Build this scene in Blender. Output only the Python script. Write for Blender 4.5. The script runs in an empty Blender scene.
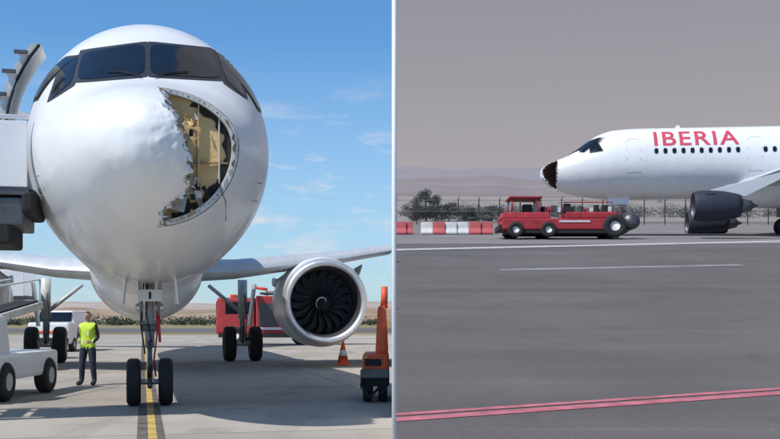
import bpy, bmesh, math, random
import numpy as np
from mathutils import Vector, Matrix, noise
from mathutils.bvhtree import BVHTree
random.seed(7)
F=1013.0; CH=1.5; YH=319.0
scene=bpy.context.scene
def W(px,py,D): return Vector(((px-390)/F*D, D, CH+(YH-py)/F*D))
# ---------------------------------------------------------------- materials
def mat(name,col,rough=.5,metal=0,var=.12,scale=6,bump=0,bscale=60,spec=.5,coat=0,streak=None):
    m=bpy.data.materials.new(name); m.use_nodes=True
    n=m.node_tree.nodes; l=m.node_tree.links; b=n['Principled BSDF']
    b.inputs['Roughness'].default_value=rough; b.inputs['Metallic'].default_value=metal
    b.inputs['Specular IOR Level'].default_value=spec; b.inputs['Coat Weight'].default_value=coat
    tc=n.new('ShaderNodeTexCoord'); mp=n.new('ShaderNodeMapping'); l.new(tc.outputs['Object'],mp.inputs[0])
    if streak: mp.inputs['Scale'].default_value=streak
    nz=n.new('ShaderNodeTexNoise'); nz.inputs['Scale'].default_value=scale; nz.inputs['Detail'].default_value=6
    l.new(mp.outputs[0],nz.inputs['Vector'])
    mx=n.new('ShaderNodeMix'); mx.data_type='RGBA'
    mx.inputs[6].default_value=[max(0,c*(1-var)) for c in col]+[1]
    mx.inputs[7].default_value=[min(1,c*(1+var)) for c in col]+[1]
    mr=n.new('ShaderNodeMapRange'); mr.inputs[1].default_value=.3; mr.inputs[2].default_value=.7
    l.new(nz.outputs['Fac'],mr.inputs[0]); l.new(mr.outputs[0],mx.inputs[0]); l.new(mx.outputs[2],b.inputs['Base Color'])
    if bump:
        nb=n.new('ShaderNodeTexNoise'); nb.inputs['Scale'].default_value=bscale; nb.inputs['Detail'].default_value=4
        l.new(tc.outputs['Object'],nb.inputs['Vector'])
        bp=n.new('ShaderNodeBump'); bp.inputs['Strength'].default_value=bump; bp.inputs['Distance'].default_value=.05
        l.new(nb.outputs['Fac'],bp.inputs['Height']); l.new(bp.outputs[0],b.inputs['Normal'])
    return m
M={}
M['white']=mat('white_paint',(.78,.785,.79),.35,var=.04,scale=2,coat=.2)
M['whited']=mat('worn_white_paint',(.62,.62,.6),.5,var=.15,scale=5)
M['grey']=mat('grey_paint',(.38,.39,.41),.4,var=.08)
M['wing']=mat('wing_grey',(.5,.52,.54),.35,var=.08,scale=1.5,streak=(3,.4,1))
M['metal']=mat('bare_metal',(.78,.78,.78),.42,.75,var=.08)
M['steel']=mat('dark_steel',(.12,.12,.13),.45,.6,var=.2)
M['black']=mat('black_rubber',(.018,.018,.018),.8,var=.3,scale=20)
M['glass']=mat('dark_glass',(.008,.011,.015),.08,var=.1,spec=.45)
M['red']=mat('red_paint',(.5,.03,.025),.4,var=.15,scale=4)
M['red2']=mat('faded_red_paint',(.42,.045,.05),.5,var=.2,scale=4)
M['red3']=mat('tractor_red_paint',(.38,.035,.045),.6,var=.2,scale=3,spec=.3)
M['orange']=mat('orange_plastic',(.75,.10,.03),.5,var=.12)
M['tan']=mat('honeycomb_tan',(.74,.52,.24),.75,var=.16,scale=2.5,bump=.25,bscale=18)
M['dark']=mat('dark_cavity',(.03,.027,.024),.8,var=.4)  # near-black colour standing in for shade in hollows; also on bolts and fragments
M['inner']=mat('radome_inner_skin',(.075,.06,.05),.9,var=.5,scale=12,bump=.4)
M['torn']=mat('torn_composite',(.36,.28,.19),.9,var=.5,scale=30,bump=.5)
M['seam']=mat('window_frame_black',(.03,.032,.037),.45)
M['seamg']=mat('seam_grey',(.3,.31,.33),.6)
M['fan']=mat('fan_blade',(.10,.11,.125),.35,.3,var=.15)
M['fence']=mat('hazy_fence_steel',(.15,.14,.145),.8,0,spec=.1)  # steel colour lightened to paint in haze over the fence
M['leaf']=mat('foliage',(.06,.075,.045),.9,var=.55,scale=1.2)
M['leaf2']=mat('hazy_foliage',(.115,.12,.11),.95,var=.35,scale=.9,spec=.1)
M['bark']=mat('bark',(.1,.075,.05),.9)
M['yel']=mat('yellow_paint',(.50,.35,.10),.75,var=.35,scale=3)
M['linew']=mat('worn_line_white',(.44,.43,.42),.8,var=.25,scale=2)
M['linef']=mat('faint_line_white',(.24,.23,.225),.8,var=.3,scale=1.5)
M['liner']=mat('worn_line_red',(.46,.14,.17),.8,var=.25,scale=5)
M['skin']=mat('skin',(.45,.26,.18),.5,var=.06)
M['hair']=mat('hair',(.03,.02,.015),.7)
M['vest']=mat('hi_vis_vest',(.55,.75,.06),.7,var=.1,scale=12)
M['refl']=mat('reflective_tape',(.6,.6,.6),.4)
M['navy']=mat('navy_cloth',(.025,.03,.05),.9,var=.2)
M['cloth']=mat('dark_cloth',(.03,.03,.035),.9,var=.2)
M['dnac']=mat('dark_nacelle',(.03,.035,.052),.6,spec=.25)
# ---------------------------------------------------------------- helpers
def link(o,parent=None):
    scene.collection.objects.link(o)
    if parent: o.parent=parent
    return o
def empty(name,loc=(0,0,0),rz=0):
    o=bpy.data.objects.new(name,None); o.empty_display_size=.3; link(o); o.location=loc; o.rotation_euler=(0,0,rz); return o
def mo(name,v,f,mats,parent=None,smooth=False,mi=None):
    me=bpy.data.meshes.new(name); me.from_pydata([tuple(a) for a in v],[],f)
    for m in (mats if isinstance(mats,list) else [mats]): me.materials.append(m)
    if mi: me.polygons.foreach_set('material_index',mi)
    if smooth: me.polygons.foreach_set('use_smooth',[True]*len(f))
    me.update()
    return link(bpy.data.objects.new(name,me),parent)
def box(name,s,loc,m,parent=None,bev=.02,rot=(0,0,0),taper=None):
    bm=bmesh.new(); bmesh.ops.create_cube(bm,size=1)
    for v in bm.verts:
        v.co.x*=s[0]; v.co.y*=s[1]; v.co.z*=s[2]
        if taper and v.co.z>0: v.co.x*=taper[0]; v.co.y*=taper[1]
    if bev: bmesh.ops.bevel(bm,geom=bm.edges[:],offset=min(bev,min(s)*.3),segments=2,affect='EDGES',profile=.6)
    me=bpy.data.meshes.new(name); bm.to_mesh(me); bm.free(); me.materials.append(m)
    o=link(bpy.data.objects.new(name,me),parent); o.location=loc; o.rotation_euler=rot; return o
def tube(name,pts,r,m,parent=None,n=10,closed=False):
    rs=r if isinstance(r,(list,tuple)) else [r]*len(pts)
    v=[];f=[]; pts=[Vector(p) for p in pts]
    N=len(pts)
    for i,p in enumerate(pts):
        d=(pts[min(i+1,N-1)]-pts[max(i-1,0)]).normalized()
        a=d.orthogonal().normalized() if abs(d.z)>.95 else d.cross(Vector((0,0,1))).normalized()
        b=d.cross(a)
        for k in range(n):
            t=2*math.pi*k/n; v.append(p+(a*math.cos(t)+b*math.sin(t))*rs[i])
    for i in range(N-1):
        for k in range(n): f.append((i*n+k,i*n+(k+1)%n,(i+1)*n+(k+1)%n,(i+1)*n+k))
    f.append(tuple(range(n))[::-1]); f.append(tuple((N-1)*n+k for k in range(n)))
    return mo(name,v,f,m,parent,True)
def revolve(name,prof,m,parent=None,axis='y',n=48,loc=(0,0,0),mi=None,closed=False):
    v=[];f=[];mm=[]
    P=len(prof)
    for (a,r) in prof:
        for k in range(n):
            t=2*math.pi*k/n; c,s=r*math.cos(t),r*math.sin(t)
            v.append({'y':(c,a,s),'x':(a,c,s),'z':(c,s,a)}[axis])
    R=P if closed else P-1
    for i in range(R):
        j=(i+1)%P
        for k in range(n):
            f.append((i*n+k,i*n+(k+1)%n,j*n+(k+1)%n,j*n+k)); mm.append(mi[i] if mi else 0)
    o=mo(name,v,f,m,parent,True,mm); o.location=loc
    bm=bmesh.new(); bm.from_mesh(o.data); bmesh.ops.recalc_face_normals(bm,faces=bm.faces); bm.to_mesh(o.data); bm.free()
    return o
def wheel(name,loc,R,w,parent,axis='x'):
    p=[(-w*.5,R*.45),(-w*.5,R*.86),(-w*.38,R*.97),(-w*.2,R),(w*.2,R),(w*.38,R*.97),(w*.5,R*.86),(w*.5,R*.45),(w*.3,R*.42),(w*.3,R*.0),(-w*.3,R*.0),(-w*.3,R*.42)]
    return revolve(name,p,[M['black'],M['whited']],parent,axis,32,loc,mi=[0,0,0,0,0,0,0,1,1,1,1,0],closed=True)
def pchip(xs,ys):
    xs=np.array(xs,float);ys=np.array(ys,float);h=np.diff(xs);d=np.diff(ys)/h
    m=np.zeros(len(xs)); m[0]=d[0]; m[-1]=d[-1]
    for i in range(1,len(xs)-1):
        m[i]=0 if d[i-1]*d[i]<=0 else 2*d[i-1]*d[i]/(d[i-1]+d[i])
    def f(x):
        x=min(max(x,xs[0]),xs[-1]); i=min(int(np.searchsorted(xs,x,side='right')-1),len(xs)-2); i=max(i,0)
        t=(x-xs[i])/h[i]
        return float((2*t**3-3*t*t+1)*ys[i]+(t**3-2*t*t+t)*h[i]*m[i]+(-2*t**3+3*t*t)*ys[i+1]+(t**3-t*t)*h[i]*m[i+1])
    return f
def inpoly(x,y,P):
    c=False; j=len(P)-1
    for i in range(len(P)):
        if (P[i][1]>y)!=(P[j][1]>y) and x<(P[j][0]-P[i][0])*(y-P[i][1])/(P[j][1]-P[i][1])+P[i][0]: c=not c
        j=i
    return c
# ---------------------------------------------------------------- fuselage shape (local: nose tip y=0, aft +y, z=0 is axis)
Y=[0,.1,.4,.9,1.7,2.3,2.9,3.6,4.6,6.2,31,37,44]
T=[math.sqrt(y) for y in Y]
fTop=pchip(T,[-.55,-.2,.05,.27,.56,.97,1.4,1.83,2.12,2.2,2.2,2.15,1.7])
fBot=pchip(T,[-.55,-.9,-1.2,-1.5,-1.8,-1.95,-2.05,-2.13,-2.18,-2.2,-2.2,-1.2,.7])
fW=pchip(T,[0,.40,.77,1.09,1.45,1.63,1.77,1.88,1.97,2.0,2.0,1.6,.25])
fC=pchip(T,[-.55,-.54,-.5,-.45,-.34,-.26,-.2,-.13,-.06,0,0,.4,1.2])
def sec(y):
    t=math.sqrt(max(y,0)); return fTop(t),fBot(t),fW(t),fC(t)
def sp(y,th,k=1.0):
    a,b,w,c=sec(y); s=math.sin(th)
    return Vector((w*k*math.cos(th),y,c+((a-c) if s>0 else (c-b))*s*k))
def sx(y,z):
    a,b,w,c=sec(y); h=(a-c) if z>c else (c-b); q=(z-c)/h
    return w*math.sqrt(max(0,1-q*q))
CZ=4.3; AX=math.radians(13.7)
P0=Vector((-.2345*12.6,12.6,CZ))
ML=Matrix.Translation(P0)@Matrix.Rotation(AX,4,'Z')
MLi=ML.inverted(); CAML=MLi@Vector((0,0,CH))
def proj(vl):
    w=ML@vl; return 390+F*w.x/w.y, YH-F*(w.z-CH)/w.y
def ray_local(px,py):
    return ((MLi@W(px,py,1.0))-CAML).normalized()
def fus_mat():
    m=mat('fuselage_white_paint',(.79,.79,.785),.33,var=.035,scale=1.3,coat=.2)
    n=m.node_tree.nodes;l=m.node_tree.links;b=n['Principled BSDF']
    src=b.inputs['Base Color'].links[0].from_socket
    tc=n.new('ShaderNodeTexCoord'); s=n.new('ShaderNodeSeparateXYZ'); l.new(tc.outputs['Object'],s.inputs[0])
    acc=None
    for k in (2.05,4.2,6.3,9.8,13.2,16.6,20,24,28,32):
        c=n.new('ShaderNodeMath'); c.operation='COMPARE'; c.inputs[1].default_value=k; c.inputs[2].default_value=.005
        l.new(s.outputs['Y'],c.inputs[0])
        if acc:
            a=n.new('ShaderNodeMath'); a.operation='MAXIMUM'; l.new(acc,a.inputs[0]); l.new(c.outputs[0],a.inputs[1]); acc=a.outputs[0]
        else: acc=c.outputs[0]
    nz=n.new('ShaderNodeTexNoise'); nz.inputs['Scale'].default_value=6; nz.inputs['Detail'].default_value=10; nz.inputs['Roughness'].default_value=.8
    l.new(tc.outputs['Object'],nz.inputs['Vector'])
    r=n.new('ShaderNodeMapRange'); r.inputs[1].default_value=.645; r.inputs[2].default_value=.68; l.new(nz.outputs['Fac'],r.inputs[0])
    ym=n.new('ShaderNodeMapRange'); ym.inputs[1].default_value=3.0; ym.inputs[2].default_value=1.4; l.new(s.outputs['Y'],ym.inputs[0])
    mu=n.new('ShaderNodeMath'); mu.operation='MULTIPLY'; l.new(r.outputs[0],mu.inputs[0]); l.new(ym.outputs[0],mu.inputs[1])
    m2=n.new('ShaderNodeMath'); m2.operation='MULTIPLY'; l.new(mu.outputs[0],m2.inputs[0]); m2.inputs[1].default_value=.75
    a=n.new('ShaderNodeMath'); a.operation='MULTIPLY_ADD'; l.new(acc,a.inputs[0]); a.inputs[1].default_value=.35; l.new(m2.outputs[0],a.inputs[2])
    mx=n.new('ShaderNodeMix'); mx.data_type='RGBA'; l.new(a.outputs[0],mx.inputs[0]); l.new(src,mx.inputs[6]); mx.inputs[7].default_value=(.22,.19,.16,1)
    l.new(mx.outputs[2],b.inputs['Base Color'])
    nb=n.new('ShaderNodeTexNoise'); nb.inputs['Scale'].default_value=2.2; nb.inputs['Detail'].default_value=3; l.new(tc.outputs['Object'],nb.inputs['Vector'])
    bp=n.new('ShaderNodeBump'); bp.inputs['Strength'].default_value=.25; bp.inputs['Distance'].default_value=.05; l.new(nb.outputs['Fac'],bp.inputs['Height']); l.new(bp.outputs[0],b.inputs['Normal'])
    return m
M['fus']=fus_mat()
_R=random.Random(21)
base_edge=[(159,74),(158,84),(161,93),(168,99),(164,107),(172,112),(178,119),(175,126),(184,131),(187,140),(183,149),(190,155),(186,163),(191,171),(185,178),(192,185),(185,191),(180,194),(176,201),(169,204),(165,210),(159,213),(162,220),(157,227),(163,239),(176,254)]
HOLE=[]
for i in range(len(base_edge)-1):
    a,b=base_edge[i],base_edge[i+1]; HOLE.append(a)
    for t in (.33,.66): HOLE.append((a[0]+(b[0]-a[0])*t+_R.uniform(-2.2,2.2),a[1]+(b[1]-a[1])*t+_R.uniform(-1,1)))
NE=len(HOLE); HOLE+=[(176,258),(270,258),(270,60),(159,60)]
YCUT=1.06
ys=list(np.linspace(0,1,170)**2*3.2)[1:]+list(np.linspace(3.3,6.2,24))+list(np.linspace(7,31,26))+list(np.linspace(32,44,16))
SEG=440
V=[sp(0,0)];
for y in ys:
    for k in range(SEG):
        p=sp(y,2*math.pi*k/SEG)
        if y<1.2:
            g=math.exp(-((p.x-.35)/.35)**2)
            p=p+Vector((0,1,0))*(noise.noise(p*2.6)*.02+noise.noise(p*7)*(.006+.018*g)+noise.noise(p*16)*.008*g)*(1-y/1.2)
        V.append(p)
FA=[];
def keep(vs):
    c=sum((V[i] for i in vs),Vector())/len(vs)
    if c.y>YCUT: return True
    px,py=proj(c)
    return not inpoly(px,py,HOLE)
for k in range(SEG):
    f=(0,1+(k+1)%SEG,1+k)
    if keep(f): FA.append(f)
for i in range(len(ys)-1):
    a=1+i*SEG; b=a+SEG
    for k in range(SEG):
        k2=(k+1)%SEG; f=(a+k,a+k2,b+k2,b+k)
        if ys[i]>YCUT or keep(f): FA.append(f)
fm=bpy.data.meshes.new('fuselage_skin'); fm.from_pydata([tuple(v) for v in V],[],FA)
bm=bmesh.new(); bm.from_mesh(fm); bmesh.ops.delete(bm,geom=[v for v in bm.verts if not v.link_faces],context='VERTS')
bmesh.ops.recalc_face_normals(bm,faces=bm.faces)
bm.faces.ensure_lookup_table()
far=max(bm.faces,key=lambda q:q.calc_center_median().x)
if far.normal.x<0: bmesh.ops.reverse_faces(bm,faces=bm.faces[:])
bvh=BVHTree.FromBMesh(bm)
bm.to_mesh(fm); bm.free()
fm.materials.append(M['fus']); fm.materials.append(M['torn']); fm.materials.append(M['inner']); fm.polygons.foreach_set('use_smooth',[True]*len(fm.polygons))
def hit(px,py,off):
    for i in range(60):
        r=bvh.ray_cast(CAML,ray_local(px,py))
        if r[0] is not None: return r[0]+r[1]*off
        px+= (148-px)*.01; py+=(157-py)*.01
    return r[0]
def patch(c,off,n=16,grow=0,rnd=.10):
    v=[];f=[]
    cx=sum(p[0] for p in c)/4; cy=sum(p[1] for p in c)/4
    cc=[(p[0]+(grow if p[0]>cx else -grow),p[1]+(grow*.8 if p[1]>cy else -grow*.8)) for p in c]
    for i in range(n+1):
        for j in range(n+1):
            u=i/n*2-1; w=j/n*2-1
            k=1-rnd*(abs(u*w)**6)
            uu=(u*k+1)/2; ww=(w*k+1)/2
            x=(cc[0][0]*(1-uu)+cc[1][0]*uu)*(1-ww)+(cc[3][0]*(1-uu)+cc[2][0]*uu)*ww
            y=(cc[0][1]*(1-uu)+cc[1][1]*uu)*(1-ww)+(cc[3][1]*(1-uu)+cc[2][1]*uu)*ww
            v.append(hit(x,y,off))
    for i in range(n):
        for j in range(n): f.append((i*(n+1)+j,i*(n+1)+j+1,(i+1)*(n+1)+j+1,(i+1)*(n+1)+j))
    return v,f
def spatch(c,sd,off,grow=0,n=8):
    v=[];f=[]
    cx=sum(p[0] for p in c)/4; cy=sum(p[1] for p in c)/4
    cc=[(p[0]+(grow if p[0]>cx else -grow),p[1]+(grow if p[1]>cy else -grow)) for p in c]
    for i in range(n+1):
        for j in range(n+1):
            uu=i/n; ww=j/n
            y=(cc[0][0]*(1-uu)+cc[1][0]*uu)*(1-ww)+(cc[3][0]*(1-uu)+cc[2][0]*uu)*ww
            z=(cc[0][1]*(1-uu)+cc[1][1]*uu)*(1-ww)+(cc[3][1]*(1-uu)+cc[2][1]*uu)*ww
            x=sx(y,z); nn=Vector((1,-.25,.55)).normalized()*off*1.3
            v.append(Vector((sd*(x+nn.x),y+nn.y,z+nn.z)))
    for i in range(n):
        for j in range(n): f.append((i*(n+1)+j,i*(n+1)+j+1,(i+1)*(n+1)+j+1,(i+1)*(n+1)+j))
    return v,f
WIN=[[(83,53),(144.8,44),(144.8,75),(77,81)],[(150.2,44),(212,51),(221,79),(150.2,75)],
     [(62,71),(79,55),(72,83),(50,101)],[(216.5,52.5),(234,68),(245,98),(226,81)]]
SW=[(2.98,1.12),(3.42,1.2),(3.72,.62),(2.98,.5)]
WINP=[patch(w,.016) for w in WIN]+[spatch(SW,1,.016),spatch(SW,-1,.016)]
WINF=[patch(w,.008,grow=3.2,rnd=.03) for w in WIN]+[spatch(SW,1,.008,.05),spatch(SW,-1,.008,.05)]
def shadefix(o,out):
    bm=bmesh.new(); bm.from_mesh(o.data); bmesh.ops.recalc_face_normals(bm,faces=bm.faces); bm.to_mesh(o.data); bm.free()
def airfoil(n=14):
    up=[];lo=[]
    for i in range(n+1):
        x=(1-math.cos(math.pi*i/n))/2
        t=.6*(.2969*math.sqrt(x)-.126*x-.3516*x*x+.2843*x**3-.1015*x**4)
        up.append((x,t*1.15+.02*math.sin(math.pi*x))); lo.append((x,-t*.8+.02*math.sin(math.pi*x)))
    return up[::-1]+lo[1:-1]
def wing(name,stations,m,parent,thick=1):
    af=airfoil(); n=len(af); v=[];f=[]
    for (s,yl,c,z) in stations:
        for (x,t) in af: v.append((s,yl+x*c,z+t*c*thick))
    for i in range(len(stations)-1):
        for k in range(n): f.append((i*n+k,i*n+(k+1)%n,(i+1)*n+(k+1)%n,(i+1)*n+k))
    f.append(tuple(range(n))); f.append(tuple((len(stations)-1)*n+k for k in range(n))[::-1])
    o=mo(name,v,f,m,parent,True); shadefix(o,1)
    md=o.modifiers.new('e','EDGE_SPLIT'); md.split_angle=math.radians(50)
    return o
def engine(parent,loc,sc,body,lip):
    e=bpy.data.objects.new('engine',None); link(e,parent); e.location=loc; e.scale=(sc,)*3
    R=1.40
    prof=[(1.05,.98),(.5,1.02),(.2,1.05),(.07,1.09),(.02,1.14),(0,1.19),(.02,1.235),(.08,1.27),(.28,1.325),(.8,R),(1.6,R*1.0),(2.6,1.33),(3.6,1.14),(4.1,1.0),(4.1,.9),(3.6,.86)]
    revolve('nacelle',prof,[body,lip,M['steel']],e,'y',72,mi=[2,2,2,1,1,1,1,1,0,0,0,0,0,0,2])
    revolve('core_nozzle',[(3.4,.7),(4.4,.62),(5.1,.45),(5.1,.3),(5.7,.05)],M['steel'],e,'y',32)
    revolve('fan_back',[(1.6,.0),(1.6,1.0)],M['dark'],e,'y',32)
    v=[];f=[]
    NB=18
    for b in range(NB):
        a0=2*math.pi*b/NB; base=len(v); nr=9
        for i in range(nr+1):
            r=.3+(.965-.3)*i/nr; t=i/nr
            sweep=.30*math.sin(t*2.6)-.10*t
            ch=.17+.05*math.sin(math.pi*t)
            tw=math.radians(35+25*t)
            for s_ in (-1,-.3,.4,1):
                da=s_*ch*math.sin(tw)*.5/max(r,.45)*1.25; dy=s_*ch*math.cos(tw)*.8+(1-s_*s_)*.03
                a=a0+sweep*.8+da
                v.append((r*math.cos(a),.85+dy+.05*t,r*math.sin(a)))
        for i in range(nr):
            for j in range(3): q=base+i*4+j; f.append((q,q+1,q+5,q+4))
    mo('fan_blades',v,f,M['fan'],e,True)
    revolve('spinner',[(.4,.005),(.45,.06),(.6,.17),(.77,.27),(.95,.32),(1.2,.33)],M['black'],e,'y',32)
    pts=[];rs=[]
    for i in range(24):
        t=i/23; a=t*4.2; r=.05+.2*t; yy=np.interp(r,[.005,.06,.17,.27],[.4,.45,.6,.77])-.006
        pts.append((r*math.cos(a),yy,r*math.sin(a))); rs.append(.004+.022*math.sin(math.pi*t))
    tube('spinner_spiral',pts,rs,M['white'],e,6)
    for sg in (-1,1):
        box('nacelle_strake',(.03,.9,.22),(sg*1.0,1.4,1.05),body,e,.01,rot=(0,-sg*.75,0))
    return e
def gear_main(parent,x,y,zg,out):
    g=bpy.data.objects.new('main_landing_gear',None); link(g,parent); g.location=(x,y,zg)
    wheel('wheel_outer',(.46,0,.62),.62,.42,g); wheel('wheel_inner',(-.46,0,.62),.62,.42,g)
    tube('axle',[(-.6,0,.62),(.6,0,.62)],.09,M['metal'],g)
    tube('strut',[(0,0,.55),(0,0,1.5),(0,0,1.5),(0,0,2.9)],[.1,.1,.16,.17],M['whited'],g,14)
    tube('side_brace',[(0,0,1.7),(-out*1.2,.1,2.7)],.07,M['whited'],g)
    tube('drag_brace',[(0,0,1.3),(0,-.25,1.0),(0,-.12,.68)],.04,M['steel'],g)
    tube('brake_hose',[(.06,-.16,2.4),(.14,-.2,1.5),(.1,-.15,.8)],.015,M['black'],g,6)
    box('gear_door',(.05,1.0,1.5),(out*.33,0,2.0),M['wing'],g,.02,rot=(0,out*.12,0))
def nose_gear(parent,y,zg):
    g=bpy.data.objects.new('nose_landing_gear',None); link(g,parent); g.location=(0,y,zg)
    R=.41
    wheel('wheel_port',(.27,0,R),R,.24,g); wheel('wheel_starboard',(-.27,0,R),R,.24,g)
    tube('axle',[(-.38,0,R),(.38,0,R)],.05,M['metal'],g)
    tube('piston',[(0,0,R-.05),(0,0,1.15)],.05,M['metal'],g,14)
    tube('strut',[(0,0,1.0),(0,0,1.0),(0,.02,2.6)],[.05,.08,.09],M['grey'],g,16)
    tube('drag_strut_a',[(.14,0,1.5),(.18,-.9,2.5)],.03,M['grey'],g)
    tube('drag_strut_b',[(-.14,0,1.5),(-.18,-.9,2.5)],.03,M['grey'],g)
    tube('torque_link_upper',[(0,-.08,1.1),(0,-.38,.82)],.035,M['steel'],g)
    tube('torque_link_lower',[(0,-.38,.82),(0,-.06,.5)],.035,M['steel'],g)
    tube('hydraulic_line',[(.1,-.1,1.9),(.13,-.14,1.3),(.07,-.12,.8),(.1,-.05,.5)],.016,M['red'],g,6)
    tube('hydraulic_line_b',[(-.1,-.1,2.2),(-.15,-.14,1.4),(-.08,-.12,.9)],.014,M['black'],g,6)
    tube('hydraulic_line_c',[(-.04,-.1,2.2),(-.06,-.16,1.6),(.03,-.14,1.1)],.012,M['black'],g,6)
    box('steering_collar',(.3,.24,.13),(0,0,1.35),M['steel'],g,.04)
    for s in (-1,1):
        revolve('taxi_light',[(0,.0),(0,.075),(.05,.08),(.11,.04)],M['metal'],g,'y',20,(s*.17,-.16,1.70))
        box('nose_gear_door',(.035,1.3,.5),(s*.42,-.4,2.0),M['fus'],g,.012,rot=(0,s*-.1,0))
    box('number_plate',(.40,.02,.2),(0,-.52,1.90),M['white'],g,.005)
    box('number_plate_digit',(.04,.01,.12),(0,-.535,1.90),M['black'],g,0)
    tube('tow_fitting',[(0,-.1,.42),(0,-.5,.36)],.045,M['steel'],g)
    tube('safety_pin_flag',[(.15,-.15,1.55),(.17,-.17,1.1)],.022,M['red'],g,6)
def airliner(loc,rz,P):
    a=empty('airliner',loc,rz)
    o=link(bpy.data.objects.new('fuselage',fm),a)
    md=o.modifiers.new('thick','SOLIDIFY'); md.thickness=.03; md.offset=-1; md.material_offset_rim=1; md.material_offset=2
    for i,(v,f) in enumerate(WINF):
        q=mo('window_frame_%d'%i,v,f,M['seam'],a,True); shadefix(q,1)
    for i,(v,f) in enumerate(WINP):
        q=mo('cockpit_window_%d'%i,v,f,M['glass'],a,True); shadefix(q,1)
    for s in (-1,1):
        pts=[]
        for t in np.linspace(0,1,8):
            r=bvh.ray_cast(CAML,ray_local(148+s*(6+34*t),79-5*t*1.0-2*math.sin(3*t)))
            pts.append(r[0]+r[1]*.03)
        tube('wiper',pts,.009,M['black'],a,6)
    n=96; v=[];f=[]
    yb=YCUT+.09
    rings=[(yb,0.02),(yb,.35),(yb+.01,.62),(yb,.86),(yb-.01,.93)]
    for (yy,k) in rings:
        for i in range(n):
            q=sp(yb,2*math.pi*i/n); v.append(Vector((q.x*k,yy,-.5+(q.z+.5)*k)))
    for r in range(len(rings)-1):
        for i in range(n): f.append((r*n+i,r*n+(i+1)%n,(r+1)*n+(i+1)%n,(r+1)*n+i))
    mo('pressure_bulkhead',v,f,M['tan'],a)
    v=[];f=[]
    pr=[(YCUT+.03,.985),(YCUT-.012,.985),(YCUT-.012,.915),(YCUT+.03,.91),(YCUT+.08,.915)]
    for (yy,k) in pr:
        for i in range(n):
            q=sp(YCUT,2*math.pi*i/n); v.append(Vector((q.x*k,yy,-.47+(q.z+.47)*k)))
    for r in range(len(pr)-1):
        for i in range(n): f.append((r*n+i,r*n+(i+1)%n,(r+1)*n+(i+1)%n,(r+1)*n+i))
    mo('radome_attachment_ring',v,f,M['whited'],a)
    v=[];f=[]
    for i in range(0,84):
        t=2*math.pi*i/84; q=sp(YCUT,t); c=Vector((q.x*.95,YCUT-.016,-.47+(q.z+.47)*.95)); b=len(v); rr=.007 if i%3 else .011
        for k in range(8): v.append(c+Vector((math.cos(k*math.pi/4)*rr,0,math.sin(k*math.pi/4)*rr)))
        f.append(tuple(b+k for k in range(8)))
    mo('ring_bolts',v,f,M['dark'],a)
    for x,z0,z1,mm in ((.62,.12,-1.2,'tan'),(.90,-.05,-.95,'whited')):
        box('bulkhead_stiffener',(.022,.05,z0-z1),(x,yb-.03,(z0+z1)/2),M[mm],a,.008)
    # dark strip, painted shade for the gap between bulkhead panel and outboard ring
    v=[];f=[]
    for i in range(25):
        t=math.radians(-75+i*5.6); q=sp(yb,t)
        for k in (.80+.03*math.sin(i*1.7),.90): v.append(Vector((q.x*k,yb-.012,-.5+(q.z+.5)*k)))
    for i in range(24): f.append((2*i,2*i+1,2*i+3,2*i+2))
    mo('bulkhead_gap_shade_strip',v,f,M['dark'],a)
    box('cross_stiffener',(.6,.04,.022),(.72,yb-.025,-.66),M['torn'],a,.006)
    box('radar_mount',(.30,.12,.22),(.30,yb-.08,-1.22),M['grey'],a,.02,rot=(0,.2,.1))
    rq=random.Random(5); v=[];f=[];mi=[]
    for i in range(40):
        c=Vector((rq.uniform(.1,.75),yb-.02-rq.random()*.10,rq.uniform(-1.42,-.85)))
        if i<9: c=Vector((rq.uniform(.42,.6),yb-.03-rq.random()*.06,rq.uniform(-.8,0)))
        q=math.hypot(c.x/1.1,(c.z+.5)/.9)
        if q>1: continue
        b=len(v); k=rq.randint(4,6); an=rq.random()*6; L=rq.uniform(.03,.09 if i>8 else .06)
        for j in range(k):
            t=an+6.283*j/k; rr=L*rq.uniform(.4,1.2); v.append(c+Vector((rr*math.cos(t),rq.uniform(-.04,.02),rr*math.sin(t)*1.3)))
        f.append(tuple(range(b,b+k))); mi.append(rq.choice([0,0,1,1,2,3]))
    mo('broken_core_fragments',v,f,[M['torn'],M['dark'],M['tan'],M['whited']],a,False,mi)
    tube('hanging_cable',[(.86,1.0,-.9),(.98,1.0,-1.2),(.99,1.1,-1.45)],.007,M['steel'],a,6)
    rnd=random.Random(3); v=[];f=[];mi=[]
    edge=HOLE[:NE]
    for i in range(3,NE-5):
        e0=edge[i]; e1=edge[i+1]
        t=rnd.random(); x=e0[0]+(e1[0]-e0[0])*t; y=e0[1]+(e1[1]-e0[1])*t
        r=bvh.ray_cast(CAML,ray_local(x-1.8,y))
        if r[0] is None or r[0].y>1.1: continue
        L=rnd.uniform(.04,.14); w=rnd.uniform(.02,.07); b=len(v)
        d=Vector((rnd.uniform(.3,1),rnd.uniform(.1,.8),rnd.uniform(-.6,.3))).normalized()*L
        u=Vector((rnd.uniform(-.2,.2),0,1))*w
        v+= [r[0]+u,r[0]-u,r[0]+d*.6-u*.7+Vector((0,-.01,0)),r[0]+d*.55+u*.5,r[0]+d*1.1-u*.1+Vector((0,.03,0))]
        f+=[(b,b+1,b+2,b+3),(b+3,b+2,b+4)]; mm=0 if rnd.random()<.6 else 1; mi+=[mm,mm]
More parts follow.
